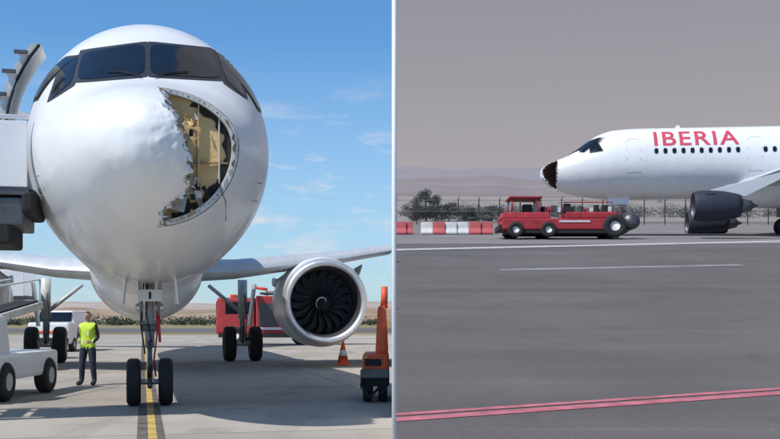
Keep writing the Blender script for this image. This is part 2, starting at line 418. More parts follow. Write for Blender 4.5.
    # crumpled strips still hanging from the attachment ring on the port side
    for i in range(16):
        t=math.radians(rnd.uniform(-80,60)); q=sp(YCUT,t); c=Vector((q.x*.96,YCUT-.01,-.47+(q.z+.47)*.96)); b=len(v)
        L=rnd.uniform(.03,.10); u=Vector((-math.sin(t),0,math.cos(t)))*rnd.uniform(.03,.08)
        d=Vector((-math.cos(t)*.5,-1,-math.sin(t)*.5+rnd.uniform(-.3,.3))).normalized()*L
        v+=[c+u,c-u,c+d-u*.5,c+d*.8+u*.6,c+d*1.5]; f+=[(b,b+1,b+2,b+3),(b+3,b+2,b+4)]; mi+=[0,0] if rnd.random()<.6 else [1,1]
    mo('torn_radome_flaps',v,f,[M['fus'],M['torn']],a,False,mi)
    for sd in (1,-1):
        v=[];f=[];vr=[];fr=[]
        yy=6.9
        while yy<34:
            if not(12.2<yy<13.2 or 20.5<yy<21.3):
                for (hw,hh,off,VV,FF) in ((.115,.17,.012,v,f),(.15,.205,.006,vr,fr)):
                    b=len(VV)
                    for k in range(12):
                        t=2*math.pi*k/12; c,s_=math.cos(t),math.sin(t)
                        q=(abs(c)**3+abs(s_)**3)**(-1/3)
                        z=.5+hh*s_*q; y2=yy+hw*c*q
                        VV.append((sd*(sx(y2,z)+off),y2,z))
                    FF.append(tuple(b+k for k in range(12)))
            yy+=.533
        mo('cabin_windows',v,f,M['glass'],a); mo('cabin_window_frames',vr,fr,M['wing'],a)
        for dy in (5.15,12.3):
            if sd==-1 and P.get('open') and dy<6: continue
            pts=[]
            for (y2,z) in [(dy,-.75),(dy,0),(dy,.6),(dy,1.15),(dy+.12,1.3),(dy+.7,1.3),(dy+.82,1.15),(dy+.82,.6),(dy+.82,0),(dy+.82,-.75),(dy,-.75)]:
                pts.append((sd*(sx(y2,z)+.002),y2,z))
            tube('door_outline',pts,.012,M['seamg'],a,6)
    if P.get('open'):
        v=[];f=[]
        for i in range(9):
            z=-.75+2.0*i/8
            for y2 in (5.15,5.97): v.append((-(sx(y2,z)+.01),y2,z))
        for i in range(8): f.append((2*i,2*i+1,2*i+3,2*i+2))
        mo('door_opening_shade',v,f,M['dark'],a)  # dark sheet over the uncut hull, painted shade of the doorway
    for sd in (1,-1):
        for (y2,z) in ((2.3,-.75),(2.5,-1.0)):
            x=sx(y2,z); tube('pitot_probe',[(sd*(x-.02),y2,z),(sd*(x+.05),y2-.02,z-.02),(sd*(x+.05),y2-.12,z-.02)],.008,M['seamg'],a,6)
    box('vhf_antenna',(.02,.35,.2),(0,8.5,2.28),M['white'],a,.01,taper=(1,.6))
    yr=P['wy']; zr=-1.50
    def st(sd,smax):
        S=[]
        for (s,yl,c,z) in [(1.2,0,6.6,0),(2.6,.75,5.8,.10),(6.2,2.85,4.0,.66),(P.get('smid',8.0),3.85,3.5,1.0),(12,6.05,2.6,1.5),(16.4,8.5,1.6,2.05),(17.2,9.3,1.1,2.6),(17.5,10.2,.7,3.9)]:
            if s<=smax: S.append((sd*s,yr+yl,c,zr+z))
        return S
    wing('wing_port',st(1,P['smax']),M['wing'],a,.9); wing('wing_starboard',st(-1,18),M['wing'],a,.9)
    for sd in (1,-1):
        for (s,yo,z) in ((4.4,5.6,-1.35),(7.2,6.6,-.95)):
            if s<P['smax']:
                tube('flap_track_fairing',[(sd*s,yr+yo-1.6,z-.0),(sd*s,yr+yo-.6,z-.22),(sd*s,yr+yo+.6,z-.2),(sd*s,yr+yo+1.5,z+.02)],[.03,.16,.15,.03],M['wing'],a,12)
    tube('belly_fairing',[(0,yr-3.0,-1.6),(0,yr-2.0,-1.35),(0,yr-.6,-1.15),(0,yr+3,-1.1),(0,yr+8,-1.1),(0,yr+11,-1.6)],[.2,1.1,1.55,1.75,1.7,.2],M['fus'],a,48)
    fin=wing('tail_fin',[(0,36.2,6.2,0),(5.9,40.9,2.6,0)],M['red'],a,.6); fin.rotation_euler=(0,math.radians(-90),0); fin.location=(0,0,2.0)
    wing('stabilizer_port',[(.3,39.5,3.6,.0),(6.2,43,1.5,.4)],M['white'],a,.7); wing('stabilizer_starboard',[(-.3,39.5,3.6,.0),(-6.2,43,1.5,.4)],M['white'],a,.7)
    zg=-CZ
    for sd in (1,-1):
        ez=P['ez']-CZ; ey=P['ey']+(0 if sd>0 else P.get('eoff',0))
        engine(a,(sd*P['es'],ey,ez),P['esc'],P['ebody'],P['lip'])
        ex=sd*P['es']; r=1.36*P['esc']; k=P['esc']
        v=[(ex-.16,ey+1.0*k,ez+r*.9),(ex+.16,ey+1.0*k,ez+r*.9),(ex+.18,ey+4.5*k,ez+r*.6),(ex-.18,ey+4.5*k,ez+r*.6),
           (ex-.05,ey+1.6*k,ez+r+.05),(ex+.05,ey+1.6*k,ez+r+.05),(ex+.17,yr+3.2,-1.0),(ex-.17,yr+3.2,-1.0)]
        mo('engine_pylon',v,[(0,1,2,3),(4,5,6,7),(0,1,5,4),(1,2,6,5),(2,3,7,6),(3,0,4,7)],M['wing'],a)
        gear_main(a,sd*P['gs'],P['gy'],zg,sd)
    nose_gear(a,P['ny'],zg)
    box('belly_antenna',(.02,.3,.25),(0,7.4,-2.3),M['white'],a,.008)
    return a
pl={'wy':16.2,'smax':8.01,'es':5.3,'ey':17.4,'ez':2.03,'esc':1.0,'ebody':M['white'],'lip':M['metal'],'gs':3.35,'gy':23.6,'ny':5.2,'open':True,'smid':8.0}
a1=airliner(P0,AX,pl)
# ---------------------------------------------------------------- ramp side
B=(YH-205)/F; A0=CH-1.93
def RZ(D): return A0+B*D
def Dp(py): return F*1.93/(py-205)
D2=64.0
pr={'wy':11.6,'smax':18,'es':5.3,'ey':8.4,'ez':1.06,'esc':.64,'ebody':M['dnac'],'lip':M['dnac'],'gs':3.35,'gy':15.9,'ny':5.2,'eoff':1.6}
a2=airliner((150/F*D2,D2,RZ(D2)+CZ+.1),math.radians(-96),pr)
def livery(parent,y0,z0,size,m,sd=1):
    cu=bpy.data.curves.new('titles','FONT'); cu.body='IBERIA'; cu.size=size; cu.offset=.022; cu.space_character=1.14
    t=bpy.data.objects.new('t',cu); scene.collection.objects.link(t)
    bpy.context.view_layer.update()
    me=bpy.data.meshes.new_from_object(t.evaluated_get(bpy.context.evaluated_depsgraph_get()))
    bpy.data.objects.remove(t)
    bm=bmesh.new(); bm.from_mesh(me)
    for k in range(1,16):
        bmesh.ops.bisect_plane(bm,geom=bm.verts[:]+bm.edges[:]+bm.faces[:],plane_co=(0,k*size/20,0),plane_no=(0,1,0))
    W_=max(v.co.x for v in bm.verts)
    for v in bm.verts:
        u,w=v.co.x*1.18,v.co.y; z=z0+w; y=y0+u if sd>0 else y0+W_*1.18-u
        v.co=Vector((sd*(sx(y,z)+.015),y,z))
    bm.to_mesh(me); bm.free(); me.materials.clear(); me.materials.append(m)
    link(bpy.data.objects.new('airline_titles',me),parent)
M['title']=mat('title_red',(.6,.07,.11),.4)
livery(a2,6.7,.85,1.35,M['title']); livery(a1,6.7,.85,1.35,M['title'])
def sheet(name,pts,m,parent=None):
    return mo(name,pts,[tuple(range(len(pts)))],m,parent)
def ground_mat(name,c1,c2,kind):
    m=bpy.data.materials.new(name); m.use_nodes=True; n=m.node_tree.nodes; l=m.node_tree.links; b=n['Principled BSDF']
    b.inputs['Roughness'].default_value=.88; b.inputs['Specular IOR Level'].default_value=.25
    tc=n.new('ShaderNodeTexCoord')
    def nz(sc,det,st=(1,1,1),rot=0):
        mp=n.new('ShaderNodeMapping'); mp.inputs['Scale'].default_value=st; mp.inputs['Rotation'].default_value=(0,0,rot); l.new(tc.outputs['Object'],mp.inputs[0])
        t=n.new('ShaderNodeTexNoise'); t.inputs['Scale'].default_value=sc; t.inputs['Detail'].default_value=det; t.inputs['Roughness'].default_value=.6; l.new(mp.outputs[0],t.inputs['Vector']); return t.outputs['Fac']
    def mixc(f,a,bb):
        x=n.new('ShaderNodeMix'); x.data_type='RGBA'
        l.new(f,x.inputs[0])
        for s,i in ((a,6),(bb,7)):
            if isinstance(s,tuple): x.inputs[i].default_value=s+(1,)
            else: l.new(s,x.inputs[i])
        return x.outputs[2]
    def rng(s,a,bb,c=0,d=1):
        r=n.new('ShaderNodeMapRange'); r.inputs[1].default_value=a; r.inputs[2].default_value=bb; r.inputs[3].default_value=c; r.inputs[4].default_value=d; l.new(s,r.inputs[0]); return r.outputs[0]
    col=mixc(rng(nz(.25,7),.35,.65),c1,c2)
    if kind=='concrete':
        col=mixc(rng(nz(1.2,8,(1,.12,1),-AX),.5,.75,0,.6),col,tuple(c*.62 for c in c1))
        col=mixc(rng(nz(.6,8),.55,.7,0,.55),col,tuple(c*.55 for c in c1))
        col=mixc(rng(nz(5,6),.66,.72,0,.5),col,tuple(c*.45 for c in c1))
        mp=n.new('ShaderNodeMapping'); mp.inputs['Rotation'].default_value=(0,0,-AX); l.new(tc.outputs['Object'],mp.inputs[0])
        br=n.new('ShaderNodeTexBrick'); br.offset=0; br.inputs['Scale'].default_value=1; br.inputs['Brick Width'].default_value=4.5; br.inputs['Row Height'].default_value=4.5
        br.inputs['Mortar Size'].default_value=.022; br.inputs['Color1'].default_value=(0,0,0,1); br.inputs['Color2'].default_value=(.3,.3,.3,1); br.inputs['Mortar'].default_value=(1,1,1,1)
        l.new(mp.outputs[0],br.inputs['Vector'])
        col=mixc(br.outputs['Color'],col,tuple(c*.42 for c in c1))
    if kind=='asphalt':
        col=mixc(rng(nz(.5,6,(.06,1,1)),.45,.7,0,.6),col,tuple(c*.76 for c in c1))
        col=mixc(rng(nz(3,5,(.03,1,1)),.6,.75,0,.35),col,tuple(c*1.35 for c in c2))
        col=mixc(rng(nz(1.2,8),.6,.66,0,.3),col,tuple(c*.7 for c in c1))
    g=nz(70 if kind!='field' else 3,3)
    hs=n.new('ShaderNodeMix'); hs.data_type='RGBA'; hs.blend_type='MULTIPLY'; hs.inputs[0].default_value=1
    l.new(col,hs.inputs[6]); gc=n.new('ShaderNodeCombineColor'); gr=rng(g,.3,.7,.72,1.26)
    for i in range(3): l.new(gr,gc.inputs[i])
    l.new(gc.outputs[0],hs.inputs[7]); l.new(hs.outputs[2],b.inputs['Base Color'])
    bp=n.new('ShaderNodeBump'); bp.inputs['Strength'].default_value=.25; bp.inputs['Distance'].default_value=.01; l.new(g,bp.inputs['Height']); l.new(bp.outputs[0],b.inputs['Normal'])
    return m
KX=4/F
M['asph']=ground_mat('ramp_asphalt',(.115,.104,.10),(.15,.137,.132),'asphalt')
M['asph2']=ground_mat('runway_asphalt',(.20,.183,.176),(.25,.228,.22),'asphalt')
M['conc']=ground_mat('apron_concrete',(.38,.34,.29),(.47,.43,.375),'concrete')
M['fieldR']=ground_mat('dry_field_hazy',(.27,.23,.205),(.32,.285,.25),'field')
M['fieldL']=ground_mat('dry_field',(.30,.23,.13),(.22,.2,.1),'field')
def rs(name,D_a,D_b,x0,x1,m,dz):
    return sheet(name,[(x0(D_a),D_a,RZ(D_a)+dz),(x1(D_a),D_a,RZ(D_a)+dz),(x1(D_b),D_b,RZ(D_b)+dz),(x0(D_b),D_b,RZ(D_b)+dz)],m)
D0=(.02-A0)/B
rs('ramp_apron',D0,112,lambda d:KX*d,lambda d:140,M['asph'],0)
rs('runway_strip',50,106,lambda d:KX*d,lambda d:140,M['asph2'],.01)
def rline(name,a,b,wd,m,dz=.03,seg=1):
    P=[(a[0],a[1]-wd/2),(b[0],b[1]-wd/2),(b[0],b[1]+wd/2),(a[0],a[1]+wd/2)]
    return sheet(name,[(x,d,RZ(d)+dz) for x,d in P],m)
def rp(px,py): D=Dp(py); return ((px-390)/F*D,D)
def ext(px1,py1,px2,py2,name,wd,m,dz=.03): rline(name,rp(px1,py1),rp(px2,py2),wd,m,dz)
ext(396,250,800,241,'taxiway_line',1.7,M['linew'],.016)
ext(500,270,742,265,'taxiway_line',.8,M['linef'],.006)
ext(394.5,420,850,388.5,'red_line',.17,M['liner'],.006)
ext(394.5,415,850,384.2,'red_line',.11,M['liner'],.006)
sheet('retaining_wall',[(KX*D0,D0,.0),(KX*112,112,0),(KX*112,112,RZ(112)-.01),(KX*D0,D0,RZ(D0)-.01)],M['whited'])
def terr(name,x0,x1,rows,m,nx=60,amp=None):
    v=[];f=[]
    for (D,z,am) in rows:
        for i in range(nx+1):
            t=i/nx; x=x0(D)+(x1(D)-x0(D))*t
            v.append((x,D,z+(am*(noise.noise(Vector((x/D*7,D*.01,3)))+.4*noise.noise(Vector((x/D*25,D*.01,9)))) if am else 0)))
    for r in range(len(rows)-1):
        for i in range(nx): a=r*(nx+1)+i; f.append((a,a+1,a+nx+2,a+nx+1))
    return mo(name,v,f,m,None,True)
def zp(py,D): return CH+(YH-py)/F*D
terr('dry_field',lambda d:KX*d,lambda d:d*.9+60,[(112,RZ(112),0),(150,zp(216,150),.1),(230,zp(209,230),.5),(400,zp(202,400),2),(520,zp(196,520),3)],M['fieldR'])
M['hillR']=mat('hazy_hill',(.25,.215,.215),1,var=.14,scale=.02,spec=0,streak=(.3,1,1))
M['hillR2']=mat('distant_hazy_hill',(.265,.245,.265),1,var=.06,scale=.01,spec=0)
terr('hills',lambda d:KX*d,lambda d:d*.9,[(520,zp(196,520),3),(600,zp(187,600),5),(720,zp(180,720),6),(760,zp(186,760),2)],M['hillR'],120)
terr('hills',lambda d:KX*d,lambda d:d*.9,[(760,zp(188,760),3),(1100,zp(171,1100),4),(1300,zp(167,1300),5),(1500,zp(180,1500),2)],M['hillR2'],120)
# ---------------------------------------------------------------- left ground
sheet('ground',[(-3500,-60,-.02),(900,-60,-.02),(900,6000,-.02),(-3500,6000,-.02)],M['fieldL'])
sheet('apron',[(-70,-30,0),(6,-30,0),(6,D0,0),(.3,95,0),(-70,95,0)],M['conc'])
M['asphL']=ground_mat('taxiway_asphalt',(.13,.125,.12),(.17,.16,.155),'asphalt')
sheet('taxiway',[(-160,112,-.005),(.4,112,-.005),(.6,165,-.005),(-240,165,-.005)],M['asphL'])
R14=Matrix.Rotation(AX,3,'Z')
def loc(x,y,z=0):
    q=R14@Vector((x,y,0)); return (P0.x+q.x,P0.y+q.y,z)
M['stain']=mat('rubber_stain',(.12,.105,.09),.9,var=.45,scale=3)
sheet('guide_line_edge',[loc(-.19,-14,.004),loc(.16,-14,.004),loc(.16,75,.004),loc(-.19,75,.004)],M['stain'])
sheet('guide_line',[loc(-.05,-14,.008),loc(.06,-14,.008),loc(.06,75,.008),loc(-.05,75,.008)],M['yel'])
M['hillL']=mat('dry_hill',(.34,.26,.19),1,var=.22,scale=.03,spec=0)
def hillL(D,py,amp,m,nm):
    terr(nm,lambda d:-d*.75,lambda d:KX*d,[(D*.8,-.1,0),(D*.92,zp(py+5,D),amp*.5),(D,zp(py,D),amp),(D*1.1,zp(py+6,D),amp*.4)],m,160)
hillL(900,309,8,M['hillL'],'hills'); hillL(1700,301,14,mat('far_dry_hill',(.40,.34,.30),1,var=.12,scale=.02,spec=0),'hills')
# ---------------------------------------------------------------- foliage
def leafmass(name,clumps,m,leaf=.25,per=120,trunks=True,parent=None):
    v=[];f=[];rn=random.Random(len(clumps)*13+5)
    for (c,r) in clumps:
        for i in range(per):
            d=Vector((rn.gauss(0,1),rn.gauss(0,1),rn.gauss(0,1))).normalized()*(rn.random()**.4)
            p=Vector(c)+Vector((d.x*r[0],d.y*r[1],d.z*r[2]))
            a=Vector((rn.gauss(0,1),rn.gauss(0,1),rn.gauss(0,1))).normalized(); b=a.orthogonal().normalized(); s=leaf*rn.uniform(.5,1.2)
            k=len(v); v+=[p+a*s,p+b*s*.6,p-a*s,p-b*s*.6]; f.append((k,k+1,k+2,k+3))
    return mo(name,v,f,m,parent)
rn=random.Random(11)
def tree(name,base,h,w,m,n=16):
    t=empty(name,base)
    tube('trunk',[(0,0,-.2),(.05,0,h*.25),(-.05,0,h*.55),(0,0,h*.8)],[h*.035,h*.028,h*.018,h*.006],M['bark'],t,8)
    cl=[]
    for i in range(n):
        a=rn.uniform(0,6.28); hh=rn.uniform(.15,.95); rr=w*.5*math.sin(math.pi*min(1,.15+hh*.82))*rn.uniform(.3,1)
        c=(rr*math.cos(a),rr*math.sin(a),h*hh); cl.append((c,(w*.2*rn.uniform(.7,1.4),w*.2,h*.12)))
        if i<6: tube('limb_%d'%i,[(0,0,h*.3*rn.uniform(.7,1.4)),c],[h*.012,h*.004],M['bark'],t,5)
    leafmass('crown',cl,m,w*.03,150,parent=t)
for px,hh,ww in ((414,2.8,2.6),(426,3.8,3.0),(435,3.1,2.6),(449,2.2,3.4),(470,1.6,3),(492,1.9,3)):
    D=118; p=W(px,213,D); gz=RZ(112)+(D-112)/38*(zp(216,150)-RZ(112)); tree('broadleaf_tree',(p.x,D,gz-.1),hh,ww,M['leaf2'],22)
cl=[]
for i in range(150):
    D=rn.uniform(135,150); px=rn.uniform(402,640) if i<110 else rn.uniform(640,800); z=zp(216.5,150)-(150-D)/38*(zp(216,150)-RZ(112)); cl.append((((px-390)/F*D,D,z+.3+rn.random()*.7),(1.5,1,.7+rn.random()*.6)))
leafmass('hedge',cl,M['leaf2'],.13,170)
cl=[]
for i in range(170):
    D=rn.uniform(240,300); px=rn.uniform(-60,383); s=rn.uniform(.4,1.3); cl.append((((px-390)/F*D,D,.9*s),(2.2*s,2,1.2*s)))
leafmass('distant_trees',cl,M['leaf'],.28,90)
# ---------------------------------------------------------------- fence (ramp side)
fe=empty('chain_link_fence',(0,98,RZ(98)))
x=.6;k=0
while x<44:
    tube('post_%d'%k,[(x,0,0),(x,0,2.5),(x+.12,-.2,2.8)],.05,M['fence'],fe,6); x+=2.0;k+=1
for z in (.3,1.3,2.4): tube('rail',[(.5,0,z),(44,0,z)],.02,M['fence'],fe,5)
v=[];f=[];x=.5
while x<44:
    for s in (-1,1):
        b=len(v); x2=x+s*1.2
        if x2<.45: continue
        v+=[(x-.006,.01*s,.05),(x+.006,.01*s,.05),(x2+.006,.01*s,2.4),(x2-.006,.01*s,2.4)]; f.append((b,b+1,b+2,b+3))
    x+=.2
mo('mesh_wire',v,f,M['fence'],fe)
def barrier(x,D,m,L=1.6):
    prof=[(-.3,0),(.3,0),(.3,.12),(.14,.4),(.1,.8),(-.1,.8),(-.14,.4),(-.3,.12)]
    v=[(sx_*L/2,p[0],p[1]) for sx_ in (-1,1) for p in prof]; n=8
    f=[tuple(range(n))[::-1],tuple(range(n,2*n))]+[(i,(i+1)%n,n+(i+1)%n,n+i) for i in range(n)]
    o=mo('jersey_barrier',v,f,m); o.location=(x,D,RZ(D)+.01)
    md=o.modifiers.new('b','BEVEL'); md.width=.03; md.segments=2
M['bred']=mat('barrier_red',(.50,.10,.10),.7,var=.15)
for i,(px,c) in enumerate(((400.5,'r'),(407,'r'),(427,'w'),(439,'r'),(451,'w'),(463,'w'),(475,'r'),(487,'r'))):
    barrier((px-390)/F*66,66+(i%3)*.12,M['bred'] if c=='r' else M['whited'],.76)
# ---------------------------------------------------------------- red tow tractor (ramp side)
t=empty('aircraft_tow_tractor',((499-390)/F*57.5,57.5,RZ(57.5))); t.scale=(1.07,1.05,1.03)
R3=M['red3']
box('chassis',(6.1,2.4,.60),(3.1,0,.72),R3,t,.08)
box('engine_deck',(2.7,2.3,.36),(4.7,0,1.2),R3,t,.08)
box('front_body',(2.6,2.3,.36),(1.3,0,1.19),R3,t,.08,taper=(.92,.95))
for (cx_,cy_) in ((.55,-.95),(.55,.95),(1.95,-.95),(1.95,.95)):
    tube('cab_post',[(cx_,cy_,1.3),(cx_+.06,cy_*.95,2.15)],.05,R3,t,8)
box('cab_roof',(1.7,2.1,.08),(1.28,0,2.19),R3,t,.03)
box('cab_windscreen',(.03,1.7,.6),(.6,0,1.75),M['glass'],t,.01); box('cab_back_panel',(.05,1.7,.6),(1.98,0,1.7),M['steel'],t,.01)
box('driver_seat',(.5,.5,.6),(1.45,-.3,1.55),M['black'],t,.08)
box('front_bumper',(.2,2.3,.3),(-.02,0,.55),M['black'],t,.04)
box('skirt_dark',(5.6,2.3,.24),(3.1,0,.34),M['black'],t,.03)
for i,xx in enumerate((.75,2.45,5.9)): 
    for s in (-1,1): wheel('wheel_%d'%(i*2+(s>0)),(xx,s*1.14,.42 if i<2 else .62),.42 if i<2 else .62,.34,t,'y')
for i in range(16):
    box('equipment_%d'%i,(rn.uniform(.12,.35),rn.uniform(.3,.6),rn.uniform(.15,.5)),(2.3+i*.23,rn.uniform(-.9,.5),1.5+rn.random()*.1),rn.choice([M['steel'],M['black'],M['whited'],R3,M['black']]),t,.03)
tube('handrail',[(3.2,-1.1,1.35),(3.2,-1.1,1.9),(5.8,-1.1,1.9),(5.8,-1.1,1.35)],.03,R3,t,6)
tube('beacon_pole',[(2.1,.4,2.15),(2.1,.4,2.5)],.04,M['orange'],t,8)
box('white_stripe',(1.6,.02,.1),(3.8,-1.215,.86),M['whited'],t,0)
tube('tow_arm',[(6.0,0,.5),(7.4,5,.5)],.12,R3,t,8)
revolve('winch_drum',[(-.7,0),(-.7,.42),(.7,.42),(.7,0)],M['steel'],t,'y',20,(6.9,0,.9))
# ---------------------------------------------------------------- fire truck behind the wing
t=empty('fire_truck',((218-390)/F*60,60,0))
box('rear_body',(5.2,2.5,2.2),(5.0,0,1.75),M['red2'],t,.06)
box('cab',(2.3,2.5,2.1),(1.2,0,1.7),M['red2'],t,.12,taper=(.93,.96))
box('cab_side_window',(.75,.03,.7),(1.0,-1.22,2.15),M['glass'],t,.02); box('cab_rear_window',(.6,.03,.7),(1.85,-1.22,2.15),M['glass'],t,.02)
box('windscreen',(.03,2.1,.85),(.08,0,2.1),M['glass'],t,.02)
box('chassis',(7.4,2.2,.35),(3.9,0,.6),M['steel'],t,.03)
for k in range(4): box('shutter_%d'%k,(1.05,.03,1.35),(3.1+k*1.22,-1.26,1.75),M['red2'] if k%2 else M['steel'],t,.01)
box('side_stripe',(5.1,.02,.14),(5.0,-1.275,.95),M['white'],t,0)
box('roof_rack',(4.8,2.1,.12),(5.0,0,3.0),M['steel'],t,.02); tube('roof_ladder',[(3,-.7,3.15),(7.4,-.7,3.15)],.06,M['metal'],t,6)
tube('water_monitor',[(2.9,0,2.9),(2.9,0,3.25),(2.0,0,3.4)],.09,M['red'],t,8)
box('light_bar',(.3,1.6,.18),(1.0,0,2.85),M['orange'],t,.04)
for i,xx in enumerate((1.2,5.0,6.4)):
    for s in (-1,1): wheel('wheel_%d'%(i*2+(s>0)),(xx,s*1.1,.55),.55,.36,t,'y')
# ---------------------------------------------------------------- cone
t=empty('traffic_cone',W(343,365,1519.5/46)); t.location.z=0
box('base',(.46,.46,.05),(0,0,.025),M['orange'],t,.01)
revolve('body',[(.05,.19),(.3,.14),(.3,.141),(.5,.095),(.5,.094),(.62,.066),(.8,.03),(.81,.0)],[M['orange'],M['white']],t,'z',24,mi=[0,0,1,1,0,0,0])
# ---------------------------------------------------------------- ground power unit at the right edge of the apron
t=empty('ground_power_unit',(-.27,18.4,0))
box('chassis',(.52,1.7,.22),(0,.6,.40),M['black'],t,.03)
box('bumper',(.52,.1,.16),(0,-.3,.52),M['steel'],t,.02)
box('housing',(.5,1.5,.34),(.01,.6,.7),M['orange'],t,.05,taper=(.94,.97))
box('upper_housing',(.24,1.1,.9),(.12,.6,1.3),M['orange'],t,.08,taper=(.62,.8))
box('vent_grille',(.3,.02,.12),(-.04,-.165,.72),M['black'],t,.01)
box('lamp',(.08,.03,.06),(-.17,-.17,.82),M['yel'],t,.01)
tube('exhaust_stack',[(.16,.3,1.7),(.17,.3,2.1)],[.07,.06],M['orange'],t,12)
for i,(a,b) in enumerate(((-.14,.0),(.14,.0),(-.14,1.2),(.14,1.2))): wheel('wheel_%d'%i,(a,b,.24),.24,.16,t)
tube('hose',[(-.2,-.2,.6),(-.24,-.3,.3),(-.1,-.35,.1),(.1,-.3,.3)],.03,M['black'],t,8)
# ---------------------------------------------------------------- passenger stairs
def stairs(name,loc,rz,h,L,wd=1.5,canopy=True,steps=16):
    s=empty(name,loc,rz)
    box('platform',(1.9,wd,.14),(-.95,0,h),M['steel'],s,.02)
    box('platform_frame',(1.8,wd*.95,.4),(-.98,0,h-.3),M['steel'],s,.03)
    for k in range(steps):
        t=(k+1)/steps; box('step_%d'%k,(.34,wd*.9,.05),(-1.9-L*t,0,h*(1-t)+.15),M['metal'],s,.005)
    for sd in (-1,1):
        y=sd*wd/2
        v=[(-1.9,y,h-.35),(-1.9,y,h+.05),(-1.9-L,y,.35),(-1.9-L,y,-.0+.12)]
        v2=[(a,b+.05*sd,c) for a,b,c in v]
        mo('stringer_%d'%(sd+1),v+v2,[(0,1,2,3),(4,7,6,5),(0,4,5,1),(1,5,6,2),(2,6,7,3),(3,7,4,0)],M['white'],s)
        tube('handrail',[(0,y,h+1.05),(-1.9,y,h+1.05),(-1.9-L,y,1.2),(-1.9-L,y,.3)],.035,M['white'],s,8)
        for k in range(7):
            t=k/6; tube('baluster',[(-1.9-L*t,y,h*(1-t)+.15),(-1.9-L*t,y,h*(1-t)+1.1*(1-0*t))],.022,M['white'],s,6)
        box('side_panel',(1.85,.04,.95),(-.95,y,h+.52),M['white'],s,.01)
        tube('support_leg',[(-1.4,y*.8,h-.4),(-2.6,y*.8,.7)],.07,M['white'],s,8)
        tube('support_leg',[(-.6,y*.8,h-.4),(-2.2,y*.8,.7)],.06,M['whited'],s,8)
    box('chassis',(4.2,1.7,.3),(-3.6,0,.6),M['white'],s,.04)
    for i,xx in enumerate((-2.1,-5.0)):
        for sd in (-1,1): wheel('wheel_%d'%(i*2+(sd>0)),(xx,sd*.85,.36),.36,.25,s,'y')
    return s
st1=stairs('passenger_stairs',(-5.38,15.35,0),AX,3.35,5.2,1.6)
box('bumper_dark',(.2,1.6,.35),(-.02,0,3.2),M['black'],st1,.08)
box('platform_underside',(1.3,1.5,.35),(-.9,0,2.75),M['black'],st1,.05)
stairs('passenger_stairs',(-13.5,38,0),math.radians(4),2.3,3.4,1.4)
# belt loader under the forward fuselage, lower left
t=empty('belt_loader',(-7.62,18.3,0))
box('chassis',(1.3,3.6,.5),(0,1.2,.62),M['white'],t,.08)
box('cab',(1.2,1.0,.75),(-.02,.1,1.2),M['white'],t,.12,taper=(.9,.85))
box('windscreen',(.95,.04,.38),(-.02,-.36,1.3),M['glass'],t,.02,rot=(-.12,0,0))
box('hazard_stripe',(1.2,.02,.1),(0,-.615,.78),M['orange'],t,0); box('bumper',(1.3,.12,.2),(0,-.66,.45),M['steel'],t,.03)
for s in (-1,1): revolve('headlight',[(0,0),(0,.07),(.04,.08)],M['metal'],t,'y',14,(s*.48,-.63,.64))
box('conveyor_bed',(.6,4.2,.16),(-.2,1.6,1.55),M['whited'],t,.03,rot=(.12,0,0)); box('conveyor_belt',(.48,4.0,.03),(-.2,1.57,1.65),M['black'],t,0,rot=(.12,0,0))
for sx2 in (-.52,.12): tube('guard_rail',[(sx2,-.2,1.6),(sx2,-.2,2.0),(sx2,3.4,2.35),(sx2,3.4,1.8)],.02,M['white'],t,6)
for a in (-.58,.58):
    for b in (.1,2.4): wheel('wheel',(a,b,.36),.36,.26,t)
d=bpy.data.objects.new('entry_door',None); link(d,a1)
v=[];f=[];N=12
for i in range(N+1):
    z=-.6+2.0*i/N; xx=-sx(4.6,min(z,1.4))-.30
    for (xo,y2) in ((0,3.35),(0,4.2),(.14,4.2),(.14,3.35)): v.append((xx+xo,y2,z))
for i in range(N):
    for k in range(4): f.append((i*4+k,i*4+(k+1)%4,i*4+4+(k+1)%4,i*4+4+k))
f+=[(0,1,2,3),(4*N+3,4*N+2,4*N+1,4*N)]
o=mo('door_skin',v,f,M['whited'],d); shadefix(o,1)
for z in (-.2,.2,.6,.95,1.25):
    xx=-sx(4.6,z)-.30; box('door_rib',(.2,.05,.06),(xx-.04,3.31,z),M['steel'],d,.01); box('door_beam',(.12,.8,.05),(xx-.03,3.78,z),M['grey'],d,.01)
tube('door_edge_seal',[(-sx(4.6,z)-.17,3.32,z) for z in np.linspace(-.6,1.38,12)],.025,M['black'],d,6)
tube('door_arm',[(-1.8,5.0,.5),(-2.2,4.6,.6),(-2.2,4.2,.6)],.06,M['whited'],d,8)
# service van far left
t=empty('service_van',W(63,352,48)); t.location.z=0
box('body',(1.9,4.2,1.0),(0,0,.85),M['white'],t,.12); box('cabin',(1.8,2.9,.6),(0,.3,1.6),M['white'],t,.15,taper=(.85,.85))
box('windscreen',(1.5,.05,.45),(0,-1.06,1.6),M['glass'],t,.02,rot=(-.3,0,0)); box('bumper',(1.85,.1,.3),(0,-2.12,.5),M['black'],t,.03)
box('stripe',(1.8,.02,.12),(0,-2.115,.9),M['orange'],t,0)
for a in (-.85,.85):
    for b in (-1.3,1.3): wheel('wheel',(a,b,.34),.34,.22,t)
